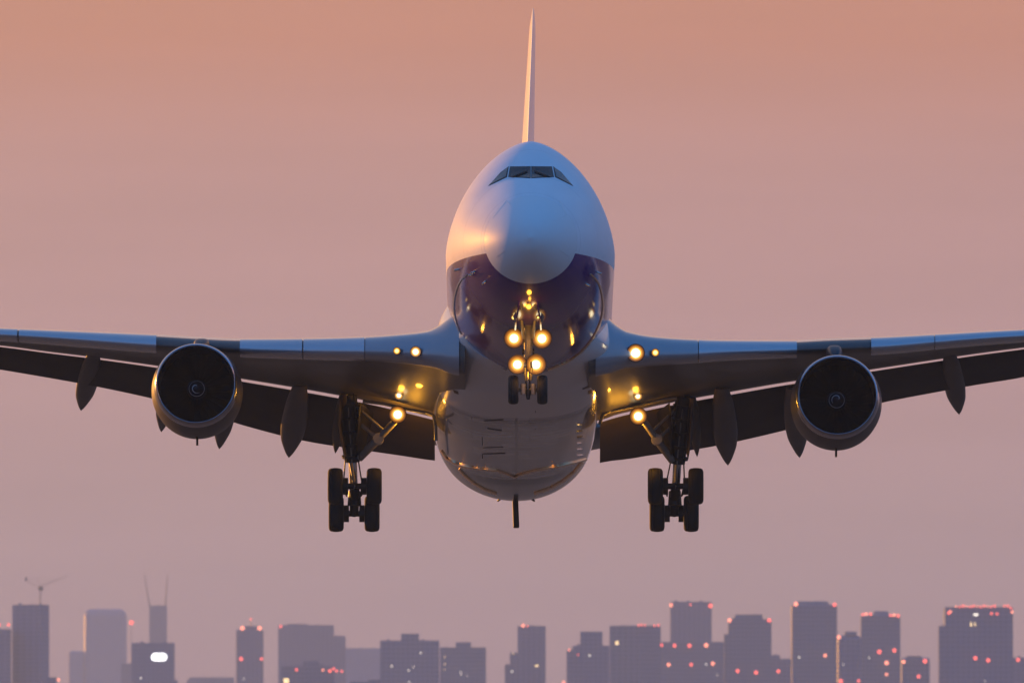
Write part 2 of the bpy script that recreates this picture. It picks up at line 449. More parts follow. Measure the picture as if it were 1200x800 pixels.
#        s    cx     top   bottom  mid   halfwidth n_up n_dn
FAIR = [(18.6, -.02, .4, -2.30, -1.0, 2.5, 2, 2.05), (19.6, -.05, .6, -2.42, -1.2, 3.0, 2, 2.1), (20.6, -.1, 1.4, -2.62, -1.1, 3.3, 2.1, 2.2),
        (22, -.2, 1.7, -2.98, -1.0, 3.46, 2.4, 2.45), (25.6, -.38, 1.7, -3.42, -1.1, 3.46, 2.6, 2.7), (26.2, -.41, 1.7, -3.50, -1.1, 3.43, 2.6, 2.75),
        (32, -.55, .6, -3.72, -1.5, 3.38, 2.6, 2.7), (39, -.6, .5, -3.95, -1.6, 3.3, 2.5, 2.5), (41, -.6, .4, -4.12, -1.65, 3.26, 2.4, 2.25), (44, -.58, .3, -4.17, -1.6, 3.16, 2.3, 2.1),
        (47, -.5, .2, -3.90, -1.4, 2.95, 2.2, 2.0), (51, -.4, .2, -2.6, -1.0, 2.4, 2, 2), (55, -.3, .6, -.8, -.2, 1.2, 2, 2)]
b = MB()
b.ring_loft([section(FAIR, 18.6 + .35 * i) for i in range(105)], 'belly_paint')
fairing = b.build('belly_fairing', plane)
fairing['label'] = 'streaked grey underside fairing'

def bvh_of(*objs):
    V, F = [], []
    for o in objs:
        k = len(V)
        V += [v.co.copy() for v in o.data.vertices]
        F += [tuple(k + i for i in p.vertices) for p in o.data.polygons]
    return BVHTree.FromPolygons(V, F)
B_FUS, B_FAIR = bvh_of(fus, radome), bvh_of(fus, fairing, radome)

def patch(quad, bvh, m, off=.02, thick=.03, nu=10, nv=6, mb=None):
    """a skin-hugging panel: quad of pixel corners measured on the photo, laid onto the body's surface"""
    mb = mb or MB(); k = mb.mi(m)
    P0, P1, P2, P3 = [Vector(q) for q in quad]
    top, bot = [], []
    for j in range(nv + 1):
        for i in range(nu + 1):
            u, v = i / nu, j / nv
            q = (P0 * (1 - u) + P1 * u) * (1 - v) + (P3 * (1 - u) + P2 * u) * v
            loc, nor, _, _ = bvh.ray_cast(CAML, rayl(q.x, q.y))
            if loc is None: return mb
            if nor.dot(rayl(q.x, q.y)) > 0: nor = -nor
            top.append(loc + nor * off); bot.append(loc + nor * (off - thick))
    b0 = len(mb.v); n = len(top); w = nu + 1
    mb.v += [tuple(p) for p in top + bot]
    for j in range(nv):
        for i in range(nu):
            a = b0 + j * w + i
            mb.f.append((a, a + 1, a + 1 + w, a + w)); mb.m.append(k)
            mb.f.append((a + n, a + n + w, a + n + 1 + w, a + n + 1)); mb.m.append(k)
    per = [i for i in range(w)] + [j * w + nu for j in range(1, nv + 1)] + [nv * w + i for i in range(nu - 1, -1, -1)] + [j * w for j in range(nv - 1, 0, -1)]
    for i in range(len(per)):
        a, c = b0 + per[i], b0 + per[(i + 1) % len(per)]
        mb.f.append((a, c, c + n, a + n)); mb.m.append(k)
    return mb

# cockpit glazing: two front panes, two swept side panes, each in a black seal
def window(quad, glass, grow):
    c = sum((Vector(q) for q in quad), Vector((0, 0))) / 4
    o = [tuple(Vector(q) + (Vector(q) - c).normalized() * grow) for q in quad]
    fr = patch(o, B_FUS, 'seal_black', .010, .03).build('cockpit_window', plane, angle=60)
    patch(quad, B_FUS, glass, .022, .02).build('pane', fr, angle=60)
    return fr
window([(598.5, 195.8), (621.0, 195.6), (621.0, 208.6), (596.5, 207.2)], 'glass_dark', 1.0)
window([(623.4, 195.6), (645.8, 195.8), (648.3, 207.2), (623.4, 208.6)], 'glass_dark', 1.0)
window([(587.0, 203.4), (595.4, 196.2), (592.8, 207.4), (573.4, 217.2)], 'glass_grey', 1.4)
window([(649.0, 196.2), (657.4, 203.4), (670.6, 217.4), (651.8, 207.4)], 'glass_grey', 1.4)
# wipers and the diverter strips / hatch lines round the radome
for q in ([(577, 255), (593, 234.5), (593.8, 235.1), (577.8, 255.6)], [(655.5, 234.5), (664.5, 252), (663.7, 252.4), (654.7, 235)],
          [(582, 300), (592, 293), (592.5, 293.8), (582.5, 300.8)], [(657, 293), (667, 300.5), (666.5, 301.2), (656.5, 293.8)],
          [(593, 234.5), (599, 240), (598.5, 240.6), (592.5, 235.2)], [(664.5, 252), (650, 259), (649.7, 258.3), (664.2, 251.3)]):
    patch(q, B_FUS, 'white_paint', .008, .02, 10, 1).build('skin_strip', plane)
# wipers parked along the foot of the front panes
for q in ([(600, 208.3), (618, 201.5), (618.3, 202.1), (600.3, 209)], [(644.5, 208.3), (626.5, 201.5), (626.2, 202.1), (644.2, 209)]):
    patch(q, B_FUS, 'seal_black', .07, .03, 8, 1).build('wiper', plane)
# pitot probes standing off the purple chin
for px, py in ((537.5, 315.5), (554, 321), (556.5, 318), (569, 329.5), (700, 319), (687, 332.5)):
    loc, nor, _, _ = B_FUS.ray_cast(CAML, rayl(px, py))
    b = MB()
    if nor.y > 0: nor = -nor
    b.tube(loc, loc + nor * .16, .045, .03, 'chrome', 10)
    b.tube(loc + nor * .16 + Vector((0, .06, 0)), loc + nor * .16 + Vector((0, -.28, 0)), .035, .018, 'chrome', 10)
    b.build('pitot_probe', plane)
# air inlets let into the front of the belly fairing
for q in ([(533, 450.5), (543.5, 453.5), (542, 456), (535, 453.5)], [(531, 456.5), (537, 458.5), (537.5, 462), (532, 460)], [(692, 450.5), (682, 455), (683, 456.4), (691, 453.5)], [(689, 457.5), (694, 456), (693.5, 460.5), (688.5, 461.5)],
          [(519, 455), (522, 455.5), (522, 459), (519.5, 458.5)]):
    patch(q, B_FAIR, 'seal_black', .006, .03, 4, 3).build('air_inlet', plane)
def rim_glint(pts, w, m):  # metal strips laid along the chin rim to imitate its highlights
    mb = MB()
    for (x0, y0), (x1, y1) in zip(pts, pts[1:]):
        t = Vector((x1 - x0, y1 - y0)).normalized(); n_ = Vector((-t.y, t.x)) * w / 2
        patch([(x0 - n_.x, y0 - n_.y), (x1 - n_.x, y1 - n_.y), (x1 + n_.x, y1 + n_.y), (x0 + n_.x, y0 + n_.y)], B_FUS, m, .04, .05, 5, 2, mb)
    return mb.build('seam_glint_strip', plane, angle=60)
def arc(pts, n=5):                    # rounds a measured polyline off
    for _ in range(2):
        q = [pts[0]]
        for a, c in zip(pts, pts[1:]):
            q += [(a[0] * .75 + c[0] * .25, a[1] * .75 + c[1] * .25), (a[0] * .25 + c[0] * .75, a[1] * .25 + c[1] * .75)]
        pts = q + [pts[-1]]
    return pts
rim_glint(arc([(548, 321), (538, 330), (532, 350), (532, 370), (540, 393), (553, 411), (572, 425), (594, 433)]), 1.3, 'chrome')
rim_glint(arc([(692, 321), (702, 331), (707, 352), (706, 371), (697, 393), (684, 410), (666, 424), (642, 433)]), 1.5, 'glint_gold')
# access doors and dark seams under the belly
for q in ([(567, 492), (590, 490.5), (590, 492.2), (567, 493.6)], [(571, 501), (588, 503.5), (588, 505), (571, 502.2)], [(564.6, 512), (565.6, 512), (565.8, 537), (564.8, 537)], [(627, 481), (628, 481), (628, 503), (627, 503)],
          [(566, 524), (590, 523), (590, 523.8), (566, 524.8)], [(566, 531), (592, 530), (592, 531.4), (566, 532.2)]):
    patch(q, B_FAIR, 'seal_black', .006, .02, 10, 1).build('panel_seam', plane)
def trim(pts, w, m, name):  # strips imitating glints on the belly edges, and one side seam
    mb = MB()
    for (x0, y0), (x1, y1) in zip(pts, pts[1:]):
        t = Vector((x1 - x0, y1 - y0)).normalized(); n_ = Vector((-t.y, t.x)) * w / 2
        patch([(x0 - n_.x, y0 - n_.y), (x1 - n_.x, y1 - n_.y), (x1 + n_.x, y1 + n_.y), (x0 + n_.x, y0 + n_.y)], B_FAIR, m, .05, .06, 6, 2, mb)
    return mb.build(name, plane, angle=60)
trim([(517, 527), (524, 537), (537, 544), (560, 548.5), (582, 550.5), (597, 555.5), (603, 558.5), (609, 555.5), (630, 550), (655, 545.5), (675, 541), (687, 537.5)], 1.5, 'glint_gold', 'seam_glint_strip')
trim([(538, 549), (545, 557), (556, 566), (568, 573), (582, 578)], 1.8, 'glint_gold', 'seam_glint_strip')
trim([(682, 541), (672, 553), (659, 563.5), (645, 571.5), (626, 578)], 2.0, 'glint_gold', 'seam_glint_strip')
trim([(524, 491), (522.8, 505), (523.4, 520), (524.5, 532)], 1.6, 'lip_metal', 'seam_glint_strip')
for k in range(6):
    y = 498 + 7 * k
    patch([(676, y), (681.5 + (k % 3), y - .6), (681.5 + (k % 3), y + 1.2), (677, y + 1.6)], B_FAIR, 'lip_metal', .04, .05, 4, 2).build('vent_slot', plane)
for q in ([(518, 489), (522, 489), (530, 497), (527, 497)], [(702, 489), (698, 489), (692, 497), (695, 497)]):
    patch(q, B_FAIR, 'lip_metal', .02, .04, 5, 2).build('hinge_cover', plane)

# tail fin
b = MB(); rings = []
for k in range(25):
    t = k / 24
    z = 3.0 + 15.95 * t
    s0, s1 = 50 + 10.6 * t, 64.5 + 2.0 * t
    thick = .98 - .78 * t
    if t > .97: thick *= 1 - (t - .97) * 14; s0 += (t - .97) * 22
    xc = PT(619.3, 160, 60).x + (PT(624.8, 12, 60).x - PT(619.3, 160, 60).x) * (z - 13.4) / 5.5
    ring = []
    for i in range(40):
        a = 2 * math.pi * i / 40
        u = .5 - .5 * math.cos(a)
        th = .5 * thick * min(1, (u / .33) ** .8) * (1 if u < .45 else ((1 - u) / .55) ** .9)
        ring.append((xc + math.copysign(abs(th) + .01, math.sin(a)) * (1 if i % 20 else 0), s0 + (s1 - s0) * u, z))
    rings.append(ring)
b.ring_loft(rings, 'white_paint')
b.build('tail_fin', plane, angle=60)

# tailplane, hidden behind the flaps from the front
for sd in (-1, 1):
    b = MB(); rings = []
    for k in range(9):
        t = k / 8
        x = -.1 + sd * (1.0 + 9.5 * t); s0 = 56 + 7.5 * t; ch = 8 - 5 * t
        z = Z(522 - 42 * t, s0 + ch / 2)
        ring = []
        for i in range(28):
            a = 2 * math.pi * i / 28; u = .5 - .5 * math.cos(a)
            th = .5 * ch * (.2969 * math.sqrt(u) - .126 * u - .3516 * u * u + .2843 * u ** 3 - .1015 * u ** 4)
            ring.append((x, s0 + ch * u, z + math.copysign(th, math.sin(a))))
        rings.append(ring)
    b.ring_loft(rings, 'wing_paint'); b.build('tailplane', plane, angle=60)

# wings: rows measured on the photo: px, top of nose, bottom of nose, slot line, flap lower edge
LW = [(-292, 374, 382, 388, 391), (-180, 378, 388, 393, 402), (-60, 382.5, 394, 400, 424), (0, 384.5, 398, 406, 434), (50, 386.5, 401.5, 412.5, 442.5), (100, 388.5, 405.5, 418.5, 451.5), (181, 392, 412, 429.5, 469),
      (240, 395.5, 415, 438.5, 486), (282, 397, 417, 445, 499), (355, 396.5, 419.5, 457, 517), (428, 394.5, 421.5, 470.5, 528), (470, 391.5, 424, 480.5, 534), (500, 388, 428, 488, 538.5), (514, 381.5, 431, 491.5, 540), (526, 372, 436, 495, 542), (545, 362, 440, 500, 545)]
RW = [(1502, 374, 382, 388, 391), (1390, 378, 388, 393, 404), (1260, 383, 395, 401, 430), (1200, 386, 399.5, 408.5, 443), (1150, 388.5, 403, 415, 451), (1106, 391, 407, 421.5, 459), (1030, 395, 414, 433, 474),
      (968, 397, 416.5, 442.5, 493), (926, 399, 418, 448.5, 504), (850, 398.5, 421, 461.5, 521), (815, 397.5, 424, 467.5, 527), (770, 394.5, 427, 476.5, 532.5), (735, 388, 430, 484, 538), (723, 381, 433, 487, 539), (712, 372, 437, 491, 541), (690, 362, 441, 496, 544)]
def lateral(px): return abs(px - 605) / 29.0
def s_le(px): return 19.5 + .72 * (lateral(px) - 3)
STE = [(0, 32.6), (3, 33.0), (12, 34.4), (22, 38.4), (32, 43.2)]
def s_te(px): return interp(STE, lateral(px))[0]
class Wing:
    def __init__(w, rows):
        w.rows = sorted(rows)
    def row(w, px): return interp(w.rows, px)
    def x(w, px, s): return PT(px, 410, s_le(px)).x
    def nose(w, px, off=0, n=18):
        yt, yb, ysl, yf = w.row(px); sl = s_le(px); k = min(1, (s_te(px) - sl) / 6)
        a, c = 1.0 * k, .8 * k
        zt, zb = Z(yt + 2.6 * k, sl + a), Z(yb, sl + c); zm = zb * .74 + zt * .26
        out = []
        for i in range(n + 1):
            t = math.pi / 2 - math.pi * i / n
            if t >= 0: p = (sl + a - (a + off) * math.cos(t), zm + (zt - zm + off) * math.sin(t))
            else: p = (sl + c - (c + off) * math.cos(t), zm + (zm - zb + off) * math.sin(t))
            out.append(p)
        return out
    def profile(w, px):
        nz = w.nose(px); yt, yb, ysl, yf = w.row(px); st = s_te(px); zt = Z(ysl - .6, st)
        ts, tz = nz[0]; bs, bz = nz[-1]
        k = min(1, (st - s_le(px)) / 6); sc = ts + 2.2 * k
        cz = Z(yt, sc)                     # crest of the upper surface, seen at a grazing angle
        up = [(sc + (st - sc) * u, cz + (zt + .04 - cz) * (u ** 1.4)) for u in [1, .85, .68, .5, .32, .15]]
        up += [(sc + (ts - sc) * u, cz + (tz - cz) * (.35 * u + .65 * u * u)) for u in [0, .25, .5, .75]]
        lo = [(bs + (st - bs) * u, bz + (zt - bz) * u - .22 * math.sin(math.pi * u) * (st - bs) / 10 * (1 - u)) for u in [.1, .22, .35, .5, .65, .78, .9, 1]]
        return up + nz + lo
def lerp_list(a, b, n): return [a + (b - a) * i / n for i in range(n + 1)]
FLAP_AXIS = {}
def make_wing(rows, slats, flaps, cuff):
    w = Wing(rows)
    pxs = []
    rs = [r[0] for r in w.rows]
    for a, c in zip(rs, rs[1:]): pxs += lerp_list(a, c, 4)[:-1]
    pxs.append(rs[-1])
    b = MB()
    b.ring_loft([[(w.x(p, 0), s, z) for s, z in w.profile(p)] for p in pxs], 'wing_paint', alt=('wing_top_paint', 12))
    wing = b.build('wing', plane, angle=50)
    for a, c in slats:
        b = MB(); R_ = []
        for p in lerp_list(a, c, 14):
            o = w.nose(p, .055); i_ = w.nose(p, .006)
            R_.append([(w.x(p, 0), s, z) for s, z in o] + [(w.x(p, 0), s, z) for s, z in reversed(i_)])
        b.ring_loft(R_, 'slat_paint'); b.build('slat', wing, angle=50)
    a, c = cuff
    b = MB(); R_ = []
    for p in lerp_list(a, c, 20):
        o = w.nose(p, .05); i_ = w.nose(p, .004)
        R_.append([(w.x(p, 0), s, z) for s, z in o] + [(w.x(p, 0), s, z) for s, z in reversed(i_)])
    b.ring_loft(R_, 'cuff_paint'); b.build('leading_edge', wing, angle=50)
    for a, c in flaps:
        b = MB(); R_ = []
        for p in lerp_list(a, c, 8):
            yt, yb, ysl, yf = w.row(p); st = s_te(p)
            h = (yf - ysl) / 28.5
            ch = h * 1.45
            z0 = Z(ysl - 1.5, st + .12); s0 = st + .12
            z1 = Z(yf, s0 + ch); s1 = s0 + ch
            th = .10 * h + .05
            ring = []
            for i in range(20):
                q = 2 * math.pi * i / 20; u = .5 - .5 * math.cos(q)
                t_ = th * 3.2 * (.2969 * math.sqrt(u) - .126 * u - .3516 * u * u + .2843 * u ** 3 - .1015 * u ** 4)
                ring.append((w.x(p, 0), s0 + .05 + (s1 - s0) * u, z0 - th * .55 + (z1 - z0 + th * .55) * u + math.copysign(t_, -math.sin(q))))
            R_.append(ring)
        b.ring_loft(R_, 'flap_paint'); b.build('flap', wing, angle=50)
    return w, wing
lw, lwing = make_wing(LW, [(-270, -120), (-118, 20), (22, 183), (281, 354), (355.5, 427)], [(-250, -40.1), (-40, 104), (104.1, 261), (261.1, 397.6), (397.7, 507)], (428, 538))
rw, rwing = make_wing(RW, [(1480, 1335), (1333, 1096), (1095, 1021), (934, 819)], [(1470, 1247.1), (1247, 1118), (1117.9, 932), (931.9, 814), (813.9, 706)], (818, 698))

# flap track fairings: drooped canoes below wing and flap
def canoe(wing, top, tip, wpx, s0, s1, dark=False, back=0):
    b = MB(); A, T = PT(*top, s0), PT(*tip, s1); R_ = []
    for k in range(25):
        t = k / 24
        c = A.lerp(T, t)
        prof = interp([(0, .55), (.2, .85), (.5, 1.0), (.7, .88), (.87, .5), (.97, .17), (1, .02)], t)[0]
        hw = wpx / 29 / 2 * prof; dp = .42 * prof
        R_.append([(c.x + hw * math.cos(q), c.y + dp * math.sin(q) + .12 * math.sin(math.pi * t), c.z + .3 * dp * math.sin(q)) for q in [2 * math.pi * i / 24 for i in range(24)]])
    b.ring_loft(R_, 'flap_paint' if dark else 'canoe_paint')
    return b.build('flap_track_fairing', wing, angle=50)
canoe(lwing, (110, 413), (95, 481), 25, 35.3, 41.5)
canoe(lwing, (351, 452), (338.5, 536), 30, 30.5, 37.2)
canoe(lwing, (270, 446), (257, 526), 24, 32, 38.2)
canoe(lwing, (200, 432), (189, 506), 22, 33, 39.5)
canoe(rwing, (1113, 414), (1124, 485.5), 25, 35.3, 41.5)
canoe(rwing, (846, 455), (853, 545), 29, 30.5, 37.2)
canoe(rwing, (928, 455), (937, 536), 26, 31, 38.2)
canoe(lwing, (402, 462), (393, 531), 15, 31.5, 36.5, True)
canoe(rwing, (812, 466), (817, 535), 13, 31.5, 36.5, True)

# engines
def make_engine(px, py, pyl_top, pyl_px, wing_w, flip):
    S0 = 22.4
    c = PT(px, py, S0)
    b = MB()
    prof = [(.55, 1.655), (.9, 1.70), (1.6, 1.775), (2.4, 1.80), (3.2, 1.76), (4.1, 1.62), (4.9, 1.42), (5.5, 1.24), (5.5, 1.15), (4.0, 1.10)]
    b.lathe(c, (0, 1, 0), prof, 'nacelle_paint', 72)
    # bulge for the gearbox under the nacelle and a drain mast
    eng = b.build('engine', plane, angle=40)
    b = MB()
    lip = [(.55, 1.658), (.30, 1.637), (.12, 1.60), (.03, 1.562), (0, 1.53), (.02, 1.50), (.10, 1.475), (.3, 1.455)]
    b.lathe(c, (0, 1, 0), lip, 'lip_metal', 72); b.build('intake_lip', eng, angle=60)
    b = MB()
    b.lathe(c, (0, 1, 0), [(.3, 1.456), (.8, 1.45), (1.5, 1.46), (1.9, 1.46)], 'liner_dark', 72)
    b.lathe(c, (0, 1, 0), [(1.9, 1.46), (2.06, .2)], 'liner_dark', 48); b.build('intake_duct', eng)
    b = MB()
    nb = 24
    for k in range(nb):
        R_ = []
        for j in range(9):
            r = .40 + 1.04 * j / 8; tw = R(28 + 34 * j / 8); ch = .30 + .10 * math.sin(math.pi * j / 8); q = 2 * math.pi * k / nb + .10 * (j / 8) ** 2
            er = Vector((math.cos(q), 0, math.sin(q))); et = Vector((-math.sin(q), 0, math.cos(q)))
            mid = c + er * r + Vector((0, 1.72, 0)); d = et * math.sin(tw) + Vector((0, math.cos(tw), 0)); nn = d.cross(er).normalized() * .018
            R_.append([mid - d * ch * .5, mid + nn, mid + d * ch * .5, mid - nn])
        b.ring_loft(R_, 'fan_metal')
    b.build('fan', eng, angle=30)
    b = MB()
    b.lathe(c, (0, 1, 0), [(1.05, .01), (1.1, .09), (1.25, .2), (1.45, .31), (1.65, .39), (1.9, .42)], 'spinner_dark', 40, cap0=True)
    sp = b.build('spinner', eng, angle=60)
    b = MB()
    # painted ring and comma on the spinner, a hair proud of it
    def cone_r(t): return interp([(1.05, .01), (1.1, .09), (1.25, .2), (1.45, .31), (1.65, .39), (1.9, .42)], t)[0]
    b.lathe(c, (0, 1, 0), [(1.40, cone_r(1.40) + .008), (1.432, cone_r(1.432) + .008)], 'spiral_white', 48)
    pts = [(t, q) for t, q in [(1.075 + .17 * i / 16, (3.9 * i / 16 + (0 if flip else 1.4))) for i in range(17)]]
    R_ = []
    for i, (t, q) in enumerate(pts):
        ww = .05 * math.sin(math.pi * (.08 + .9 * i / 16)) + .006
        R_.append([c + Vector((math.cos(q) * (cone_r(tt) + .008), tt, math.sin(q) * (cone_r(tt) + .008))) for tt in (t, t + ww)])
    b.ring_loft(R_, 'spiral_white', False, False, closed=False)
    b.build('spinner_mark', eng)
    # exhaust cone
    b = MB()
    b.lathe(c, (0, 1, 0), [(3.9, 1.12), (4.4, 1.0), (6.3, .72), (6.9, .66), (6.9, .55)], 'fan_metal', 40, cap1=True)
    b.build('exhaust', eng)
    # pylon: slender strut from the top of the nacelle back into the wing
    b = MB(); R_ = []
    sw = s_le(px) + 2.5
    xw = c.x
    for k in range(15):
        t = k / 14; s = S0 + 1.5 + (sw - S0 - 1.5) * t
        zl = c.z + interp([(0, 1.5), (2.4, 1.5), (5.5, .9), (9, .9)], s - S0)[0]
        zu = interp([(0, c.z + 1.72), (.12, Z(pyl_top + 1.0, S0 + 2.0)), (.3, Z(pyl_top, S0 + 3)), (1, Z(pyl_top + 14, sw))], t)[0]
        hw = interp([(0, .06), (.1, .26), (.35, .33), (1, .30)], t)[0]
        xc = c.x + ((pyl_px - px) / 29.5) * interp([(0, .4), (.2, 1), (1, 1)], t)[0]
        R_.append([(xc + hw * cc, s, (zl + zu) / 2 + (zu - zl) / 2 * sv) for cc, sv in
                   [(math.copysign(abs(math.cos(q)) ** .6, math.cos(q)), math.copysign(abs(math.sin(q)) ** .6, math.sin(q))) for q in [2 * math.pi * i / 28 for i in range(28)]]])
    b.ring_loft(R_, 'nacelle_paint'); b.build('pylon', eng, angle=50)
    b = MB()
    zb = c.z - 1.79
    b.slab([(c.x - .04, S0 + 2.2, zb + .1), (c.x - .04, S0 + 2.9, zb + .1), (c.x - .04, S0 + 2.8, zb - .28), (c.x - .04, S0 + 2.55, zb - .28)], (.08, 0, 0), 'seal_black')
    b.build('drain_mast', eng, smooth=False)
    return eng
make_engine(229.5, 449.5, 396.5, 234, lw, False)
make_engine(981.5, 463.0, 404.5, 980, rw, True)

# wheels
def wheel(c, r, w, parent, s=1):
    b = MB(); h = w / 2; e = .12
    b.lathe(c, (1, 0, 0), [(-h * .78, r * .56), (-h * .96, r * .66), (-h, r * .80), (-h * .86, r * .93), (-h * .55, r * .985), (-h * .5, r * .965), (-h * .42, r * .99), (-.02, r), (.02, r), (h * .42, r * .99), (h * .5, r * .965), (h * .55, r * .985), (h * .86, r * .93), (h, r * .80), (h * .96, r * .66), (h * .78, r * .56)], 'tyre_rubber', 40)
    b.lathe(c, (1, 0, 0), [(-h * .82, .05), (-h * .82, r * .2), (-h * .5, r * .25), (-h * .5, r * .46), (-h * .80, r * .57), (h * .80, r * .57), (h * .5, r * .46), (h * .5, r * .25), (h * .82, r * .2), (h * .82, .05)], 'hub_metal', 32, True, True)
    return b.build('wheel', parent, angle=45)

def headlamp(px, py, s, r, parent, name='landing_light', core='lamp_core', rr=.42):
    c = PT(px, py, s); d = -rayl(px, py)
    d = Vector((0, -1, -.10)).normalized()
    b = MB()
    b.lathe(c, d, [(-.34, .04), (-.32, r * .6), (-.10, r * 1.02), (.05, r * 1.06), (.05, r * .98)], 'gear_paint', 28, cap0=True)
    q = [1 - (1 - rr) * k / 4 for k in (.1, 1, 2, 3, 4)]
    for k, mm in enumerate(('bowl_halo_rim', 'bowl_halo', 'bowl_halo_warm', 'bowl_halo_hot')):  # brighter towards the core, the glare falloff put into emission
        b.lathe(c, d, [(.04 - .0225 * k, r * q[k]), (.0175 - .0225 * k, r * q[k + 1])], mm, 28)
    b.lathe(c, d, [(-.05, r * rr), (.0, r * rr * .95), (.035, r * rr * .7), (.045, .01)], core, 28, cap1=True)
    return b.build(name, parent, angle=50), c

AMBER = (1, .42, .03)
# nose gear
SN = 8.4
def nose_gear():
    b = MB()
    top, ax = PT(619.5, 372, 7.6), PT(618.5, 457, SN)
    b.tube(top, PT(619, 428, SN - .2), .17, .16, 'gear_light_paint', 20)
    b.tube(PT(619, 426, SN - .2), ax, .10, .10, 'chrome', 18)
    b.tube(PT(599, 457, SN), PT(638, 457, SN), .075, .075, 'gear_light_paint', 14)
    for yy in (398, 427): b.tube(PT(604, yy, SN - .45), PT(633, yy, SN - .45), .06, .06, 'gear_light_paint', 12)
    b.tube(PT(612, 412, SN - .25), PT(626, 412, SN - .25), .13, .13, 'gear_paint', 14)
    for sx in (-1, 1):
        b.tube(PT(619 + 4 * sx, 405, SN - .2), PT(619 + 9 * sx, 366, 6.4), .065, .065, 'gear_light_paint', 12)
        b.tube(PT(619 + 3 * sx, 445, SN - .28), PT(619 + 4 * sx, 430, SN - .75), .05, .05, 'gear_light_paint', 10)
        b.tube(PT(619 + 4 * sx, 430, SN - .75), PT(619 + 3 * sx, 416, SN - .3), .05, .05, 'gear_light_paint', 10)
        b.tube(PT(619 + 6 * sx, 450, SN - .2), PT(619 + 6 * sx, 462, SN - .2), .11, .09, 'gear_light_paint', 14)
    b.tube(PT(619, 457, SN - .12), PT(619, 468, SN - .12), .13, .06, 'gear_paint', 14)
    gear = b.build('nose_gear', plane, angle=40)
    wheel(PT(601.5, 456.5, SN), .56, .40, gear); wheel(PT(635.5, 456.5, SN), .56, .40, gear)
    # two bay doors swung open either side of the strut
    for sx in (-1, 1):
        b = MB()
        x0, x1 = PT(619 + 9.5 * sx, 360, 5).x, PT(619 + 14 * sx, 380, 5).x
        poly = [(x0, 3.9, -1.75), (x0, 8.0, -2.1), (x1, 7.9, -2.42), (x1, 7.2, -2.5), (x1 - .03 * sx, 4.9, -2.38), (x0, 4.0, -2.0)]
        b.slab(poly, (.07 * sx, 0, 0), 'livery_paint')
        b.build('gear_door', gear, smooth=False, bevel=.01)
        b = MB()                        # forward jury struts plus added plates that imitate lamp reflections
        b.tube(PT(619 + 5 * sx, 339, 3.3) , PT(619 + 9 * sx, 360, 4.6), .07, .10, 'gear_light_paint', 12)
        b.tube(PT(619 + 9 * sx, 343, 3.4), PT(619 + 3.5 * sx, 333, 2.9), .04, .04, 'gear_light_paint', 10)
        b.slab([PT(619.5 + 6.5 * sx, 345, 4.1), PT(619.5 + 9 * sx, 347, 4.15), PT(619.5 + 11.5 * sx, 360, 4.5), PT(619.5 + 7.5 * sx, 360.5, 4.5)], (0, .06, .02), 'chrome')
        b.slab([PT(619.5 + 15 * sx, 366, 5.2), PT(619.5 + 18.5 * sx, 371, 5.3), PT(619.5 + 16 * sx, 378, 5.4), PT(619.5 + 13 * sx, 376, 5.4)], (0, .06, .02), 'chrome')
        b.build('strut_glint_plates', gear)
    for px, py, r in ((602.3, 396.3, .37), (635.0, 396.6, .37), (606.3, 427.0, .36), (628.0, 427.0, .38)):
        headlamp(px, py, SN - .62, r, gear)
    for px, py, q in ((602, 372, 1), (631, 371, 1)):
        headlamp(px, py, 6.2, .09, gear, 'reflection_glow', 'lamp_small', .6)  # added glowing dots imitate lamp reflections on the chin
    for px, py, s, pw in ((611, 412, SN - 1.2, 9), (629, 412, SN - 1.2, 9), (619.5, 364, 3.7, 16), (619, 386, 6.0, 20), (619.5, 441, SN - .8, 14)):
        lamp('amber_fill', PT(px, py, s), pw, AMBER, plane)  # unseen point lights added to spread the amber of the nose lamps
    return gear
nose_gear()

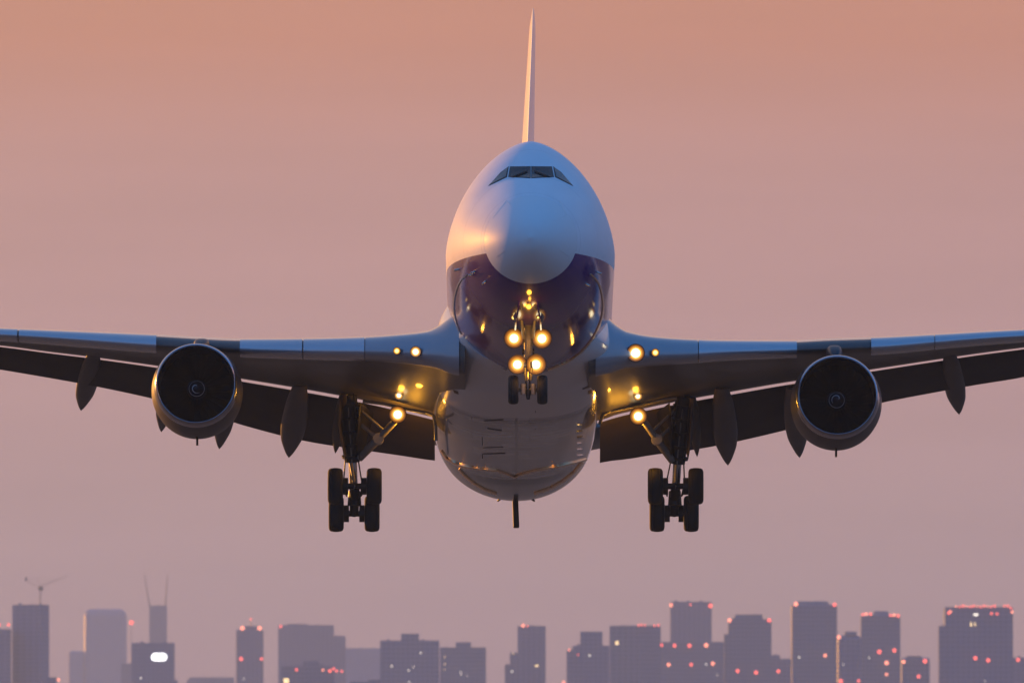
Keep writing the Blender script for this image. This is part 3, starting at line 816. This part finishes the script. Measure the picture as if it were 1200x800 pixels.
# main gears
def main_gear(ux, lx, wr, top, pivot, brace_top, brace_bot, side, doorx, sgn):
    b = MB()
    SF, SR = 32.6, 34.0
    yF, yR = 569.5, 601.5
    cf, cr = PT(sum(ux) / 2, yF, SF), PT(sum(lx) / 2, yR, SR)
    mid = (cf + cr) / 2
    b.tube(cf, cr, .20, .18, 'gear_paint', 16)
    for c, xs, y, s in ((cf, ux, yF, SF), (cr, lx, yR, SR)):
        b.tube(PT(xs[0], y, s), PT(xs[1], y, s), .12, .12, 'gear_paint', 14)
        for xx in xs:
            w = PT(xx + (12 if xx == xs[0] else -12), y, s)
            b.tube(w - Vector((.1, 0, 0)), w + Vector((.1, 0, 0)), .34, .34, 'gear_paint', 20)
    T = PT(*top, 32.4); P = PT(*pivot, 33.1)
    b.tube(T, P, .36, .30, 'gear_paint', 20)
    b.tube(P, mid + Vector((0, 0, .05)), .16, .17, 'chrome', 18)
    b.tube(mid + Vector((0, 0, .35)), mid - Vector((0, 0, .22)), .24, .28, 'gear_paint', 18)
    # torque links, pipes, bogie trim ram
    K = mid.lerp(P, .5) + Vector((.1 * sgn, .75, 0))
    b.tube(P + Vector((.1 * sgn, .2, 0)), K, .08, .06, 'gear_paint', 10); b.tube(K, mid + Vector((0, .3, .1)), .06, .08, 'gear_paint', 10)
    b.tube(cf + Vector((-.02, -.1, .12)), P + Vector((-.05, -.3, -.1)), .07, .08, 'gear_light_paint', 12)
    for k in range(3):
        o = Vector((-.26 + .24 * k, -.30, 0))
        pts = [T + o, T.lerp(P, .45) + o * 1.25, P + o * 1.1, mid.lerp(P, .45) + o * 1.5, mid + o * 1.2 + Vector((0, 0, .1)), cf + Vector((-.5 + .5 * k, -.2, 0))]
        for p, q in zip(pts, pts[1:]): b.tube(p, q, .028, .028, 'gear_light_paint' if k == 1 else 'gear_paint', 8)
    for t in (.15, .35, .55, .75, .92):
        p = T.lerp(P, t); d = (P - T).normalized()
        b.tube(p - d * .06, p + d * .06,   .42, .40, 'gear_paint', 20)
    gear = b.build('main_gear', plane, angle=40)
    for x in ux: wheel(PT(x, yF, SF), .735, .60, gear)
    for x in lx: wheel(PT(x, yR, SR), .735, .60, gear)
    # folding side brace towards the belly, lit by the root lamps
    b = MB()
    B0, B1 = PT(*brace_bot, 32.8), PT(*brace_top, 31.8)
    M = B0.lerp(B1, .52)
    b.tube(B0, M, .15, .17, 'gear_light_paint', 14); b.tube(M, B1, .14, .12, 'gear_light_paint', 14)
    b.tube(M - Vector((0, .2, 0)), M + Vector((0, .2, 0)), .22, .22, 'gear_light_paint', 14)
    b.tube(B0 + Vector((0, .55, .1)), B1 + Vector((0, .8, .2)), .11, .11, 'gear_light_paint', 12)
    b.tube(M, T.lerp(P, .3), .07, .07, 'gear_light_paint', 10)
    b.tube(M.lerp(B1, .4), T.lerp(P, .08), .06, .06, 'gear_light_paint', 10)
    b.build('side_brace', gear)
    # leg door on the outer side and a hinged bay door inboard
    b = MB()
    q = [PT(doorx, 466, 31.6), PT(doorx - 1.5 * sgn, 500, 31.8), PT(doorx + 5 * sgn, 536, 32), PT(doorx + 9 * sgn, 520, 33.6), PT(doorx + 6 * sgn, 466, 34)]
    b.slab(q, (.05 * sgn, .02, 0), 'flap_paint'); b.build('gear_door', gear, smooth=False)
    b = MB()
    q = [PT(pivot[0] + 9 * sgn, 472, 31.9), PT(pivot[0] + 5 * sgn, 520, 32.3), PT(pivot[0] + 8 * sgn, 538, 32.6), PT(pivot[0] + 13 * sgn, 528, 33.2), PT(pivot[0] + 24 * sgn, 484, 33.6)]
    b.slab(q, (.04 * sgn, .05, 0), 'gear_paint'); b.build('gear_door', gear, smooth=False)
    return gear
lg = main_gear((393, 438.5), (394, 436), .72, (408, 462), (413, 541), (464, 493), (421, 537), -1, 398, 1)
rg = main_gear((768, 815.5), (770, 810), .72, (802, 464), (794, 543), (753, 492), (788, 540), 1, 812, -1)

# lamps of the wing roots and bays
for wing, items in ((lwing, [(487, 412, .21, 'lamp_core', 1), (465, 411, .14, 'lamp_small', 0)]), (rwing, [(745, 413.5, .34, 'lamp_core', 1), (768, 413, .15, 'lamp_small', 0)])):
    w = lw if wing is lwing else rw
    for px, py, r, core, big in items:
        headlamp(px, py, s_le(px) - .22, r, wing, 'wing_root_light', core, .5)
for gear, wing, sgn, a, c in ((lg, lwing, 1, (466, 485.5), (467.5, 463)), (rg, rwing, -1, (748, 487.5), (747.5, 464))):
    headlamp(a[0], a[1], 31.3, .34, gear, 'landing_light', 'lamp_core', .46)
    hit = bvh_of(wing).ray_cast(CAML, rayl(*c))[0]
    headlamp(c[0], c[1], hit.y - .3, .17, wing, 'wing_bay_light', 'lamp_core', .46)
    lamp('amber_fill', PT(a[0] - 3 * sgn, a[1] + 6, 31.8), 130, AMBER, plane)  # unseen point lights added to spread amber over gear, flaps and wing
    lamp('amber_fill', PT(a[0] + 8 * sgn, a[1] + 26, 32.0), 70, AMBER, plane)
    lamp('amber_fill', PT(c[0], c[1] + 3, hit.y - 1.0), 16, AMBER, plane)
# gear-bay rims along the wing root, bare metal trims that catch the lamps
for wing, w, pts in ((lwing, lw, [(425, 470, 31.5), (450, 473, 31.5), (480, 480, 31.5), (500, 483.5, 31.3), (508, 487, 31), (510.5, 498, 30.6), (511, 516, 30.6)]),
                     (rwing, rw, [(793, 466, 31.5), (770, 469, 31.5), (740, 476, 31.5), (715, 481.5, 31.3), (706, 486, 31), (703, 496, 30.6)])):
    b = MB()
    P = [PT(*p) for p in pts]
    for p, q in zip(P, P[1:]): b.tube(p, q, .07, .07, 'gear_light_paint', 10)
    b.build('bay_rim', wing)

# antenna blade and small masts under the tail end of the belly
b = MB()
A = PT(603.5, 618, 47.7); zt = -3.2
b.slab([(A.x - .13, 47.0, zt), (A.x - .13, 48.6, zt), (A.x - .075, 48.0, A.z + .02), (A.x - .06, 47.5, A.z)], (.24, 0, 0), 'seal_black')
b.build('antenna_blade', plane, smooth=False, bevel=.03)
for px, py, dx in ((588, 583.5, -4.5), (621, 583.5, 5)):
    b = MB()
    b.tube(PT(px, py - 1, 46.2), PT(px + dx, py + 3, 46.6), .07, .04, 'seal_black', 10)
    b.build('drain_mast', plane)

# ------------------------------------------------------------------ the city behind
def block(b, x0, x1, y, d, m, depth=None, split=None, rnd=0):
    """box tower between pixel columns x0..x1, roof at pixel row y, at distance d"""
    k = d / FPX
    a, c = (x0 - 600) * k, (x1 - 600) * k; w = c - a
    h = PW(600, y, d).z
    dp = depth or min(max(w * .8, 14), 40)
    if split:
        e = (split - 600) * k
        poly = [(a, d + (e - a) * .8), (e, d), (c, d + (c - e) * .8), (c - (e - a), d + (c - a) * .8)]
    else:
        poly = [(a, d), (c, d), (c, d + dp), (a, d + dp)]
    return a, c, h, poly
BUILT = []
def tower(label, d, blocks, fac, reds=(), lits=(), extras=None, name='tower_block', cat='building', cap=()):
    d *= 1.5
    k = d / FPX
    cx = ((min(q[0] for q in blocks) + max(q[1] for q in blocks)) / 2 - 600) * k
    root = empty(name, (cx, d, 0))
    tag(root, label, cat, 'hazy city towers behind the airliner')
    O = Vector((cx, d, 0))
    for i, q in enumerate(blocks):
        x0, x1, y = q[:3]; opt = q[3] if len(q) > 3 else {}
        z0 = opt.get('base', None); opt = {**opt, 'dy': opt.get('dy', .6 * i)}
        b = MB(); a, c, h, poly = block(b, x0, x1, y, d + opt.get('dy', 0), fac, opt.get('depth'), opt.get('split'))
        zb = 0 if z0 is None else PW(600, z0, d).z
        P = [Vector((x, yy, zb)) - O for x, yy in poly]
        tp = opt.get('taper', 0)
        if tp:
            m = sum(P, Vector()) / 4
            top = [m + (p - m) * (1 - tp) + Vector((0, 0, h - zb)) for p in P]
            b.hexa([P[0], P[1], P[3], P[2], top[0], top[1], top[3], top[2]], fac)
        else:
            b.slab(P, (0, 0, h - zb), fac)
        b.build('roof_block' if z0 is not None else 'wall', root, smooth=False, bevel=opt.get('bevel', 0))
        if z0 is None and not opt.get('bevel') and not tp and y < 790:      # low parapet and plant on each flat roof
            b = MB(); w = c - a
            for (p, q_) in zip(P, P[1:] + P[:1]):
                e = (q_ - p).normalized(); n_ = Vector((-e.y, e.x, 0))
                b.slab([p + Vector((0, 0, h - .02)) + n_ * .02, q_ + Vector((0, 0, h - .02)) + n_ * .02, q_ + n_ * .5 + Vector((0, 0, h - .02)), p + n_ * .5 + Vector((0, 0, h - .02))], (0, 0, 1.0), fac)
            b.build('parapet', root, smooth=False)
            rn = random.Random(int(x0 * 7 + y))
            for n_ in range(3):
                b = MB()
                ux = a + w * (.1 + .27 * n_ + rn.uniform(0, .12)) - cx; ww = min(rn.uniform(1.5, 3.5), w * .13); hh = rn.uniform(1.0, 2.4)
                b.box((ux, poly[0][1] - d + 4 + rn.uniform(0, 3), h), (ux + ww, poly[0][1] - d + 8 + rn.uniform(0, 3), h + hh), fac)
                b.build('roof_plant', root, smooth=False)
    for (x, y, *rest) in reds:
        r = rest[0] if rest else .85; mm = rest[1] if len(rest) > 1 else 'red_beacon'
        b = MB(); p = PW(x, y, d - 1.2) - O
        kk = d / 8800
        b.lathe(p, (0, 0, 1), [(-r * kk, r * .25 * kk), (-r * .75 * kk, r * .7 * kk), (0, r * kk), (r * .75 * kk, r * .7 * kk), (r * kk, .05)], mm, 14, True, True)
        b.tube(p + Vector((0, 0, -r * kk - .5)), p + Vector((0, 1.4, -r * kk - .5)), .12, .12, 'crane_paint', 6)
        b.tube(p + Vector((0, 0, -r * kk - .5)), p + Vector((0, 0, -r * kk)), .2, .2, 'crane_paint', 6)
        b.build('obstruction_light', root)
    for (x, y, w, h, mm) in lits:
        b = MB(); p = PW(x, y, d - .12) - O; kx = k / 2
        if w > 8:                       # rounded oblong sign
            rr_ = h * kx * .95; wd = w * kx - rr_
            b.slab([p + Vector((math.copysign(wd, math.cos(q)) + rr_ * math.cos(q), -.3, h * kx * math.sin(q))) for q in [2 * math.pi * (i + .5) / 24 for i in range(24)]], (0, .35, 0), mm)
        else: b.box(p + Vector((-w * kx, -.05, -h * kx)), p + Vector((w * kx, .12, h * kx)), mm)
        b.build('lit_sign' if w > 8 else 'lit_window', root, smooth=False)
    if extras: extras(root, O, d)
    return root
RED, PALE = 'red_beacon', 'red_beacon_pale'
def spires(root, O, d):
    b = MB()
    for x0, y0, x1, y1 in ((175.5, 711, 169, 672), (193.5, 711, 196.5, 672)):
        b.tube(PW(x0, y0, d + 3) - O, PW(x1, y1, d + 3) - O, 1.1, .45, 'crane_paint', 8)
        b.build('spire', root); b = MB()
def mast(x, y0, y1):
    def f(root, O, d):
        b = MB(); b.tube(PW(x, y0, d + 2) - O, PW(x, y1, d + 2) - O, .5, .3, 'facade_grey', 8); b.build('mast', root)
    return f
def W(x, y, s=2.0, m='lit_pane'): return (x, y, s * .62, s * .75, m)

# left side of the photograph
tower('mid-height grey block cut by the left edge of the photo', 6900, [(-40, 12, 738)], 'facade_mauve', [(10, 731.5, .9), (-1, 731.5, .8)])
B2 = tower('dark slab tower with a crane on its roof at far left', 6900, [(13.5, 57.5, 709.5, {'split': 48})], 'facade_blue')
tower('low block at the right foot of the crane tower', 6200, [(54, 66, 793)], 'facade_grey', [(68.5, 796, .9, PALE)])
tower('very faint tall tower with a lower left shoulder deep in haze', 12150, [(98, 148, 713, {'bevel': 9}), (80, 99, 762, {'bevel': 5})], 'facade_haze_pale')
tower('small pale block with a red lamp on a tall mast', 9800, [(142, 156, 778)], 'facade_grey', [(154, 729, 1.5)], extras=mast(154, 778, 731))
tower('slender tower crowned by two thin diverging spires', 11000, [(175, 195.5, 710), ], 'facade_mauve', extras=spires)
tower('squat dark blue block with a bright white oblong sign', 7400, [(154.5, 204, 754), (204, 208, 796)], 'facade_blue', lits=[(186.5, 769.3, 18, 9, 'lit_screen'), W(165, 794, 2.2), (166.5, 771, 1.2, 6, 'facade_grey')])
tower('low faint roofline between the white sign and the red-lamped tower', 9600, [(222, 274, 793), (219, 228, 796)], 'facade_mauve')
tower('narrow tower with paired orange red lamps at top and middle', 8000, [(276.5, 308.5, 737, {'bevel': 1.5}), (287, 301, 733, {'base': 737})], 'facade_mauve',
      [(284, 735.5, 1.3, PALE), (304.2, 735.5, 1.3, PALE), (294, 725, .6), (282.5, 771.5, 1.2), (306.5, 771.5, .9)], lits=[W(285.5, 795, 1.8)], extras=mast(294, 734, 726))
tower('broad faded slab with a stepped right corner and one dim red lamp', 8900, [(326, 391, 733), (391, 405, 746), (337, 360, 730.5, {'base': 733})], 'facade_mauve', [(329, 733.5, .9)])
tower('long faded low slab right of the stepped slab', 10200, [(403, 448, 760)], 'facade_haze_pale')
tower('dark low block with a row of red lamps and a yellow lamp', 6500, [(330, 392, 781), (355, 374, 775.5, {'dy': 12})], 'facade_grey',
      [(347.5, 784, .9), (378.5, 784.6, .7, PALE), (386.5, 785.5, 1), (391, 783, .8), (394.5, 785.6, .8), (400.5, 786, .8)], lits=[(335.5, 797, 6, 5, 'lit_amber')])
tower('lowest dark roof in front of the twin penthouse blocks', 5900, [(410, 432, 798), (432, 446, 796)], 'facade_blue')
tower('wide apartment block with a central penthouse and scattered lit windows', 6600, [(445.5, 514.5, 751.5), (470, 491, 742, {'base': 751.5})], 'facade_blue',
      lits=[W(459, 780), W(493, 764.5), W(484.5, 780.5, 1.6), W(479, 785), W(479.5, 799)])
tower('lower apartment block with an offset penthouse and pinkish lit windows', 6900, [(515.5, 569.5, 759.5), (534, 552, 752, {'base': 759.5})], 'facade_grey',
      lits=[W(521.5, 769, 1.6, 'lit_amber'), W(521.5, 777.5, 1.6, 'lit_amber'), W(521, 784, 1.4, 'lit_amber'), W(540, 786.5, 1.5), W(540.2, 789.5, 1.6), W(547.5, 791, 1.2)])
tower('lone stepped tower under the airliner belly with a red roof lamp', 7000, [(606.5, 639.5, 734.5), (597.5, 607, 766), (591.5, 598, 780), (617, 627, 732.5, {'base': 734.5})], 'facade_mauve',
      [(613, 732.5, 1, PALE), (618, 733, .5)], lits=[W(600, 786), (629, 779.5, 4, 1.6, 'lit_amber'), W(601.5, 765, 1.6, 'lit_amber')])
tower('shouldered dark tower left of the two-tone slab', 6600, [(664, 671.5, 762.5), (671, 714, 757.5), (680, 706, 739.5, {'base': 757.5})], 'facade_blue',
      [(660.5, 799, .9, PALE), (667, 761, .7, PALE), (677.5, 766.5, .5)], lits=[W(691, 767.5, 2.2)])
tower('two-tone corner slab with dim red lamps along its right roof edge', 6500, [(714.5, 774.5, 734, {'split': 750})], 'facade_grey',
      [(748.5, 732, .6), (752, 731.5, .6), (756, 732, .5), (767, 732.5, .6), (771.5, 732, .7)], lits=[(723, 752.8, 3.4, 4, 'lit_amber')])
tower('tall flat-topped tower with a red lamp at each upper corner', 7600, [(785.5, 834, 706)], 'facade_mauve', [(786.5, 708.5, 1.1, PALE), (832.5, 709.3, 1.3), (809, 708, .6)])
tower('wide low block carrying two rows of round red lamps', 6900, [(774, 852, 753), (836, 848, 752, {'base': 753})], 'facade_grey',
      [(774.5, 755.2, 1.2), (790.5, 755.8, 1.1), (808, 756, 1.2), (827.5, 755.5, 1.3, PALE), (783.5, 778.2, 1.1, PALE), (810, 778.2, 1.0), (835.3, 777, 1.1, PALE)], lits=[W(827.5, 777.8, 2.0), W(840.5, 790, 1.4)])
tower('tower with cut shoulders and a red lamp on each shoulder', 6700, [(853.5, 904, 726.5), (861.5, 893.5, 719.5, {'base': 726.5}), (848.5, 854, 744.5)], 'facade_grey',
      [(855, 726.3, 1.2, PALE), (901.5, 726.3, 1.2), (864.4, 785.5, 1.1), (886, 787.3, 1.2)])
tower('small low block between two tall red-lamped towers', 6800, [(904, 914, 768.5), (914, 927, 773)], 'facade_mauve', [(912, 786, 1.1)])
tower('tall tower with a gently bowed roof and red lamps at its roof corners', 6400, [(927.5, 981, 708, {'bevel': 1.2}), (933, 972, 704, {'base': 708, 'taper': .12})], 'facade_grey',
      [(932.8, 707.3, 1.3, PALE), (978, 708, 1.2), (967, 767.5, 1.0, PALE)], lits=[W(936.5, 769.5, 2.2), W(967, 767.5, 1.8)])
tower('dark rounded block pressed against the bowed-roof tower', 6200, [(981, 1010, 744, {'bevel': 3}), (990, 1004, 739.5, {'base': 744})], 'facade_blue', [(983, 746, 1.2, PALE), (985.5, 797.5, 1.2), (1006.3, 797, .9)], lits=[W(988.5, 778, 1.4)])
tower('tower with a slanted roof hump between two clusters of red lamps', 6600, [(1009, 1055, 723), (1022, 1043, 715.5, {'base': 723, 'taper': .25})], 'facade_grey',
      [(1011, 719.5, .8), (1015, 718.8, .9, PALE), (1020, 719, .9), (1043.5, 720.5, .8), (1047.5, 720, .9, PALE), (1052.5, 721, 1.0), (1030.5, 763.2, 1.3), (1048.2, 761.5, 1.2), (1039, 776, 1.3, PALE), (1039, 789.5, .9, PALE)], lits=[W(1018.6, 770, 1.6), (1036, 733.5, 5, 1.2, 'facade_mauve')])
tower('short rounded block with a red lamp on each roof corner', 6300, [(1056, 1089.5, 770, {'bevel': 1.5}), (1062, 1080, 768, {'base': 770})], 'facade_grey', [(1059, 774.8, 1.1, PALE), (1084, 774, 1.3), (1076.5, 792, 1.1)])
tower('massive slab at far right rimmed with a string of red roof lamps', 6000, [(1107.5, 1187, 712.5), (1100, 1108, 735), (1170, 1183, 711, {'base': 712.5})], 'facade_blue',
      [(1112, 717.5, 1.0), (1114, 716, .7, PALE)] + [(1120.5 + 4.1 * i, 710 + .6 * math.sin(i * 2.1), .55 + .22 * ((i * 7) % 3) / 2, PALE if i % 3 == 0 else RED) for i in range(12)] +
      [(1177, 709.5, .6), (1181, 709.3, .7), (1184.5, 712, .7), (1186, 716.5, .8, PALE), (1162, 718.3, .8), (1168.5, 718.8, .8), (1143, 770.5, 1.2), (1158, 773, 1.2)], lits=[(1143.5, 719.7, 5, 2.2, 'lit_pane'), (1138, 731, 1.4, 5, 'lit_amber'), (1142.5, 731, 1.2, 4, 'lit_amber'), W(1154.5, 797, 1.5)])
tower('low block cut by the right edge with one red lamp', 6500, [(1185, 1240, 771.5)], 'facade_blue', [(1193, 772.5, 1.1)])

# tower crane on the roof of the far left tower
d = 6915 * 1.5
O = PW(47, 709.5, d)
cr = empty('tower_crane', O)
tag(cr, 'small dark tower crane standing on the far left tower roof', 'crane')
k = d / FPX
def C(x, y, dy=0): return PW(x, y, d) - O + Vector((0, dy, 0))
b = MB()
for sx in (-.55, .55):
    for sy in (-.55, .55): b.tube(C(47, 709.5) + Vector((sx, sy + 2, 0)), C(47, 689) + Vector((sx, sy + 2, 0)), .16, .16, 'crane_paint', 6)
for i in range(7):
    z0, z1 = 709.5 - 2.9 * i, 709.5 - 2.9 * (i + 1)
    for sy in (-.55, .55):
        b.tube(C(47, z0) + Vector((-.55, sy + 2, 0)), C(47, z1) + Vector((.55, sy + 2, 0)), .09, .09, 'crane_paint', 5)
b.build('mast', cr)
b = MB(); b.box(C(45, 691.5) + Vector((0, 1, 0)), C(50.5, 686.5) + Vector((0, 3, 0)), 'crane_paint'); b.build('cab', cr, smooth=False, bevel=.15)
b = MB()
for o in (-.45, .45): b.tube(C(48, 687, 2 + o), C(79, 674.5, 2 + o), .15, .08, 'crane_paint', 6)
b.tube(C(47.5, 684.5, 2), C(79, 674, 2), .15, .08, 'crane_paint', 6)
b.build('jib', cr)
b = MB(); b.tube(C(46, 688, 2), C(31, 679.5, 2), .2, .16, 'crane_paint', 6); b.box(C(29.5, 680.5) + Vector((0, 1.2, 0)), C(31.3, 675.5) + Vector((0, 2.8, 0)), 'crane_paint'); b.build('counter_jib', cr, smooth=False)
b = MB(); b.tube(C(46, 687, 2), C(44.3, 676.5, 2), .22, .12, 'crane_paint', 6); b.tube(C(44.3, 676.5, 2), C(30.5, 677.5, 2), .07, .07, 'crane_paint', 5); b.tube(C(44.3, 676.5, 2), C(68, 678.5, 2), .06, .06, 'crane_paint', 5); b.build('apex', cr)
